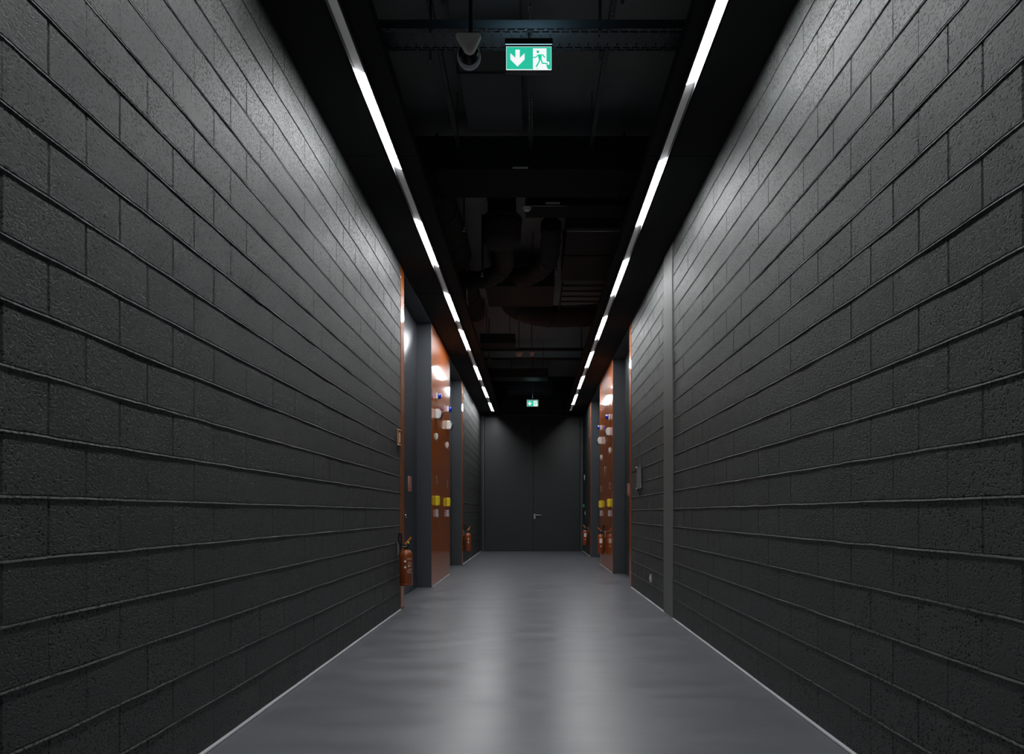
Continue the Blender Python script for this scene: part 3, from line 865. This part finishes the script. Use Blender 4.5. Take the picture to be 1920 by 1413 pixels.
def sensor():
    t = empty('door_sensor', label='x', cat='sensor', group='small white oval sensors on the lacquered panels')
    MB().box(0.0, 0.012, -0.034, 0.034, -0.056, 0.056, 0.004).build('base', M['white'], t)
    b = MB()
    pr = [(0.030, 0.0), (0.029, 0.014), (0.023, 0.028), (0.012, 0.037), (0.002, 0.040)]
    b.lathe(pr, (0, 0, 0), (1, 0, 0), 24)
    b.v = [(x * 0.65 + 0.010, y, z * 1.75) for x, y, z in b.v]
    b.build('shell', M['white'], t)
    MB().cyl((0.02, 0, -0.050), (0.02, 0, -0.085), 0.003, 8).build('pull_cord', M['white'], t)
    return t
def grip():
    t = empty('vertical_handle', label='x', cat='handle', group='slim steel handles on the lacquered panels')
    b = MB().box(0.010, 0.018, -0.010, 0.010, -0.07, 0.07, 0.003)
    b.build('bar', M['alu'], t)
    for s in (-1, 1):
        MB().cyl((0, 0, s * 0.055), (0.017, 0, s * 0.055), 0.006, 10).build('mount', M['alu'], t)
    return t
def callpoint():
    t = empty('call_point', label='x', cat='call point', group='yellow call points on the lacquered panels')
    MB().box(0.0, 0.050, -0.062, 0.062, -0.080, 0.080, 0.006).build('cover', M['yellow'], t)
    MB().box(0.050, 0.062, -0.052, 0.052, -0.068, 0.068, 0.004).build('front_window', M['yellow'], t)
    return t
def keyswitch():
    t = empty('key_switch', label='x', cat='switch', group='pale key switches on the lacquered panels')
    MB().box(0.0, 0.036, -0.040, 0.040, -0.064, 0.064, 0.006).build('body', M['lilac'], t)
    MB().lathe([(0.014, 0), (0.014, 0.010), (0.011, 0.012)], (0.036, 0, 0.02), (1, 0, 0), 18).build('lock_barrel', M['chrome'], t)
    MB().box(0.036, 0.045, -0.012, 0.012, -0.045, -0.02, 0.002).build('rocker', M['lilac'], t)
    return t
KINDS = [(strobe, 3.13, 'topmost blue and white beacon,'),
         (horn, 2.83, 'white box alarm horn with grey dish,'),
         (sensor, 2.46, 'small white oval sensor below the horn,'),
         (grip, 1.735, 'slim steel handle above the yellow box,'),
         (callpoint, 1.39, 'yellow call point box,'),
         (keyswitch, 1.18, 'pale key switch below the yellow box,')]
PLACES = [(-1, 11.55, 'near side of left orange panel'), (-1, 13.02, 'far side of left orange panel'),
          (1, 14.05, 'near side of right orange panel'), (1, 15.8, 'far side of right orange panel')]
for fn, z, lab in KINDS:
    src = None
    for s, y, where in PLACES:
        x = (WL + PF) if s < 0 else (WR - PF)
        label = lab + ' ' + where
        if src is None:
            src = fn(); src.location = (x, y, z); src['label'] = label
            src.rotation_euler = (0, 0, 0 if s < 0 else pi)
        else:
            place_copy(src, (x, y, z), 0 if s < 0 else pi, label)
# extra thin handle on the right panel
t = empty('pull_rod', (WR - PF, 2041 / 136.5, Zp(883, 2041 / 136.5)), pi, label='very thin vertical rod in the middle of the right orange panel', cat='rod')
MB().cyl((0.018, 0, -0.085), (0.018, 0, 0.085), 0.004, 8).build('rod', M['alu'], t)
MB().cyl((0, 0, 0.085), (0.024, 0, 0.085), 0.008, 10).build('mount', M['alu'], t)

# ------------------------------------------------------------------ fire extinguishers
def extinguisher():
    """wall at local x = 0, base of bottle at z = 0"""
    t = empty('fire_extinguisher', label='x', cat='fire extinguisher', group='fire extinguishers hung on the walls')
    c = 0.10; R = 0.078
    MB().lathe([(0.05, 0.0), (0.068, 0.003), (R, 0.014), (R, 0.36), (0.074, 0.385), (0.062, 0.408), (0.042, 0.425), (0.026, 0.432), (0.022, 0.445)], (c, 0, 0), (0, 0, 1), 40).build('bottle', M['ext'], t)
    MB().lathe([(R * .98, 0.0), (R * 1.012, 0.002), (R * 1.012, 0.012), (R * .98, 0.014)], (c, 0, 0.016), (0, 0, 1), 40).build('foot_ring', M['ext'], t)
    v = MB().lathe([(0.026, 0.0), (0.026, 0.03), (0.02, 0.036), (0.018, 0.06)], (c, 0, 0.44), (0, 0, 1), 20)
    v.box(c - 0.055, c + 0.04, -0.014, 0.014, 0.468, 0.496, 0.004)
    v.build('valve', M['black'], t)
    MB().tube([(c - 0.05, 0, 0.49), (c, 0, 0.505), (c + 0.045, 0, 0.52)], 0.009, 10).build('carry_handle', M['black'], t)
    lv = MB(); lv.add([(c - 0.02, -0.012, 0.50), (c - 0.02, 0.012, 0.50), (c + 0.058, 0.012, 0.585), (c + 0.058, -0.012, 0.585),
                       (c - 0.004, -0.012, 0.49), (c - 0.004, 0.012, 0.49), (c + 0.066, 0.012, 0.570), (c + 0.066, -0.012, 0.570)],
                      [(0, 1, 2, 3), (7, 6, 5, 4), (0, 3, 7, 4), (1, 5, 6, 2), (3, 2, 6, 7), (0, 4, 5, 1)])
    lv.build('lever', M['lever'], t)
    MB().lathe([(0.013, 0), (0.014, 0.004), (0.012, 0.012)], (c + 0.03, -0.014, 0.498 + 0.018), (0.3, -1, 0.2), 18).build('pressure_gauge', M['lime'], t)
    MB().tube([(c + 0.012, -0.02, 0.462), (c - 0.05, -0.028, 0.468), (c - 0.078, -0.03, 0.52), (c - 0.080, -0.03, 0.60), (c - 0.066, -0.03, 0.635), (c - 0.050, -0.03, 0.60), (c - 0.052, -0.03, 0.50), (c - 0.06, -0.03, 0.44), (c - 0.072, -0.05, 0.36)], 0.0105, 10, 8).build('hose', M['black'], t)
    MB().box(0.0, 0.012, -0.03, 0.03, 0.36, 0.52, 0.003).box(0.012, 0.05, -0.012, 0.012, 0.47, 0.485, 0.002).build('wall_bracket', M['alu'], t)
    return t, c, R
def curved_patch(c, R, a0, a1, z0, z1, n=6):
    m = MB(); vs = []
    for i in range(n + 1):
        a = a0 + (a1 - a0) * i / n
        for r in (R + 0.0006, R + 0.0012):
            for z in (z0, z1): vs.append((c + r * cos(a), r * sin(a), z))
    fs = []
    for i in range(n):
        b = i * 4
        fs += [(b + 2, b + 6, b + 7, b + 3), (b, b + 1, b + 5, b + 4), (b, b + 4, b + 6, b + 2), (b + 1, b + 3, b + 7, b + 5)]
    fs += [(0, 2, 3, 1), (n * 4, n * 4 + 1, n * 4 + 3, n * 4 + 2)]
    return m.add(vs, fs)
def merge(parts):
    m = MB()
    for p in parts: m.add(p.v, p.f)
    return m
e0, c, R = extinguisher()
plain = copy_tree(e0)               # without print, source for the labelled ones
def printed(t, sgn):
    """pale pictograms and lines of print on the side that shows; sgn=-1 puts them towards -y"""
    q = []
    base = -pi / 2 + 0.05
    for z, s in ((0.295, 0.022), (0.225, 0.022)):
        for k in range(3):
            q.append(curved_patch(c, R, base - 0.18 + 0.05 * (1 if k != 1 else 0), base + 0.18 - 0.05 * (1 if k != 1 else 0), z + (k - 1) * s / 3 - s / 6, z + (k - 1) * s / 3 + s / 6 + 0.0005, 3))
    rows = [(0.33, .35, 1.15), (0.315, .3, 1.2), (0.28, .45, 1.0), (0.262, .4, 1.1), (0.20, .5, 1.2), (0.185, .3, 1.15), (0.17, .3, .9), (0.155, .4, 1.2)]
    u = []
    for z, a, b in rows:
        u.append(curved_patch(c, R, -pi / 2 + a, -pi / 2 + b, z, z + 0.006, 4))
    q.append(curved_patch(c, R, -pi / 2 + .5, -pi / 2 + .7, 0.232, 0.25, 3)); q.append(curved_patch(c, R, -pi / 2 + .85, -pi / 2 + .95, 0.235, 0.25, 3))
    merge(q).build('pictogram', M['paper'], t)
    merge(u).build('printed_text', M['faded'], t)
e0.location = (WL, 8.30, 0.315)
printed(e0, -1)
e0['label'] = 'orange-red fire extinguisher with pale print, nearest on the left wall'
e1 = copy_tree(plain); e1.location = (WL, 16.16, 0.29)
qs = merge([curved_patch(c, R, -pi / 2 + .1, -pi / 2 + .5, 0.28, 0.31, 3), curved_patch(c, R, -pi / 2 + .1, -pi / 2 + .5, 0.20, 0.225, 3), curved_patch(c, R, -pi / 2 + .15, -pi / 2 + .45, 0.24, 0.25, 3)])
qs.build('pictogram', M['paper'], e1)
e1['label'] = 'small orange-red fire extinguisher beyond the second left door'
plain.location = (WR, 15.0, 0.30); plain.rotation_euler = (0, 0, pi)
# right-hand ones are turned, so the camera sees local +y
curved_patch(c, R, pi / 2 - 0.45, pi / 2 + 0.35, 0.24, 0.34, 8).build('paper_label', M['paper'], plain)
curved_patch(c, R, pi / 2 - 0.18, pi / 2 + 0.12, 0.155, 0.185, 4).build('test_seal', M['paper'], plain)
plain['label'] = 'fire extinguisher with a white label in front of the right orange panel'
place_copy(plain, (WR, 19.45, 0.285), pi, 'fire extinguisher with a white label near the right end of the corridor')

# ------------------------------------------------------------------ small wall fittings
def wall_thing(name, side, Y, z, label, cat, off=0.0):
    return empty(name, ((WL if side < 0 else WR) - side * off, Y, z), 0 if side < 0 else pi, label=label, cat=cat)
t = wall_thing('brass_plate', -1, 8.34, Zp(820, 8.34), 'orange brass plate high on the left block wall above the extinguisher', 'plate')
MB().box(0, 0.010, -0.07, 0.07, -0.09, 0.09, 0.002).build('back_plate', M['brass'], t)
MB().box(0.010, 0.020, -0.03, 0.03, -0.06, 0.06, 0.004).build('raised_strip', M['detector'], t)
for s in (-1, 1):
    MB().box(0.0, 0.026, -0.072, 0.072, s * 0.09 - 0.006, s * 0.09 + 0.006, 0.002).build('end_clip', M['detector'], t)

def sticker_door(side, Y, z, w, label):
    f = (WL - REC) if side < 0 else (WR + REC)
    t = empty('door_sign', (f, Y, z), 0 if side < 0 else pi, label=label, cat='sign')
    MB().box(0.0002, 0.003, -w / 2, w / 2, -0.11, 0.11).build('sign_plate', M['paper'], t)
    m = MB().box(0.003, 0.0036, -w / 2 + 0.012, w / 2 - 0.012, -0.102, 0.102).build('red_field', M['red'], t)
    g = MB()
    for k in range(6):
        zz = 0.075 - k * 0.026
        g.box(0.0036, 0.0041, -w / 2 + 0.03, w / 2 - 0.03 - (0.03 if k % 2 else 0), zz, zz + 0.009)
    g.build('text_line', M['faded'], m)
sticker_door(-1, 10.40, Zp(906.5, 10.4), 0.26, 'red sign with pale text on the near left door')
sticker_door(1, 13.06, Zp(917, 13.06), 0.24, 'red sign with pale text on the near right door')

t = wall_thing('door_plate', 1, 10.145, EYE + 0.52, 'grey metal plate on four screw standoffs, right block wall', 'plate')
MB().box(0.014, 0.018, -0.20, 0.20, -0.155, 0.155, 0.001).build('plate', M['alu'], t)
for sy in (-1, 1):
    for szz in (-1, 1):
        MB().lathe([(0.010, 0), (0.010, 0.018), (0.015, 0.018), (0.015, 0.030), (0.012, 0.033)], (0, sy * 0.185, szz * 0.16), (1, 0, 0), 18).build('standoff', M['chrome'], t)
t = wall_thing('power_outlet', 1, 9.2, Zp(1084, 9.2), 'small pale socket outlet low on the right wall', 'socket')
MB().box(0, 0.012, -0.055, 0.055, -0.052, 0.052, 0.003).build('cover_plate', M['lilac'], t)
MB().lathe([(0.024, 0), (0.024, 0.008), (0.018, 0.008), (0.018, 0.002)], (0.012, 0, 0), (1, 0, 0), 20).build('socket', M['white'], t)
t = wall_thing('push_button', 1, 21.1, Zp(948, 21.1), 'green push button by the right end of the corridor', 'button')
MB().box(0, 0.04, -0.05, 0.05, -0.055, 0.055, 0.006).build('box', M['green'], t)
MB().lathe([(0.02, 0), (0.02, 0.01)], (0.04, 0, 0), (1, 0, 0), 16).build('button', M['white'], t)
t = wall_thing('light_switch', 1, 20.7, Zp(961.5, 20.7), 'pale light switch below the green push button', 'switch')
MB().box(0, 0.014, -0.045, 0.045, -0.065, 0.065, 0.003).build('cover_plate', M['lilac'], t)
MB().box(0.014, 0.020, -0.03, 0.03, -0.04, 0.04, 0.003).build('rocker', M['white'], t)
t = wall_thing('wall_plate', 1, 21.0, Zp(895, 21.0), 'slim grey plate high above the green push button', 'plate')
MB().box(0, 0.012, -0.03, 0.03, -0.08, 0.08, 0.003).build('plate', M['grey'], t)
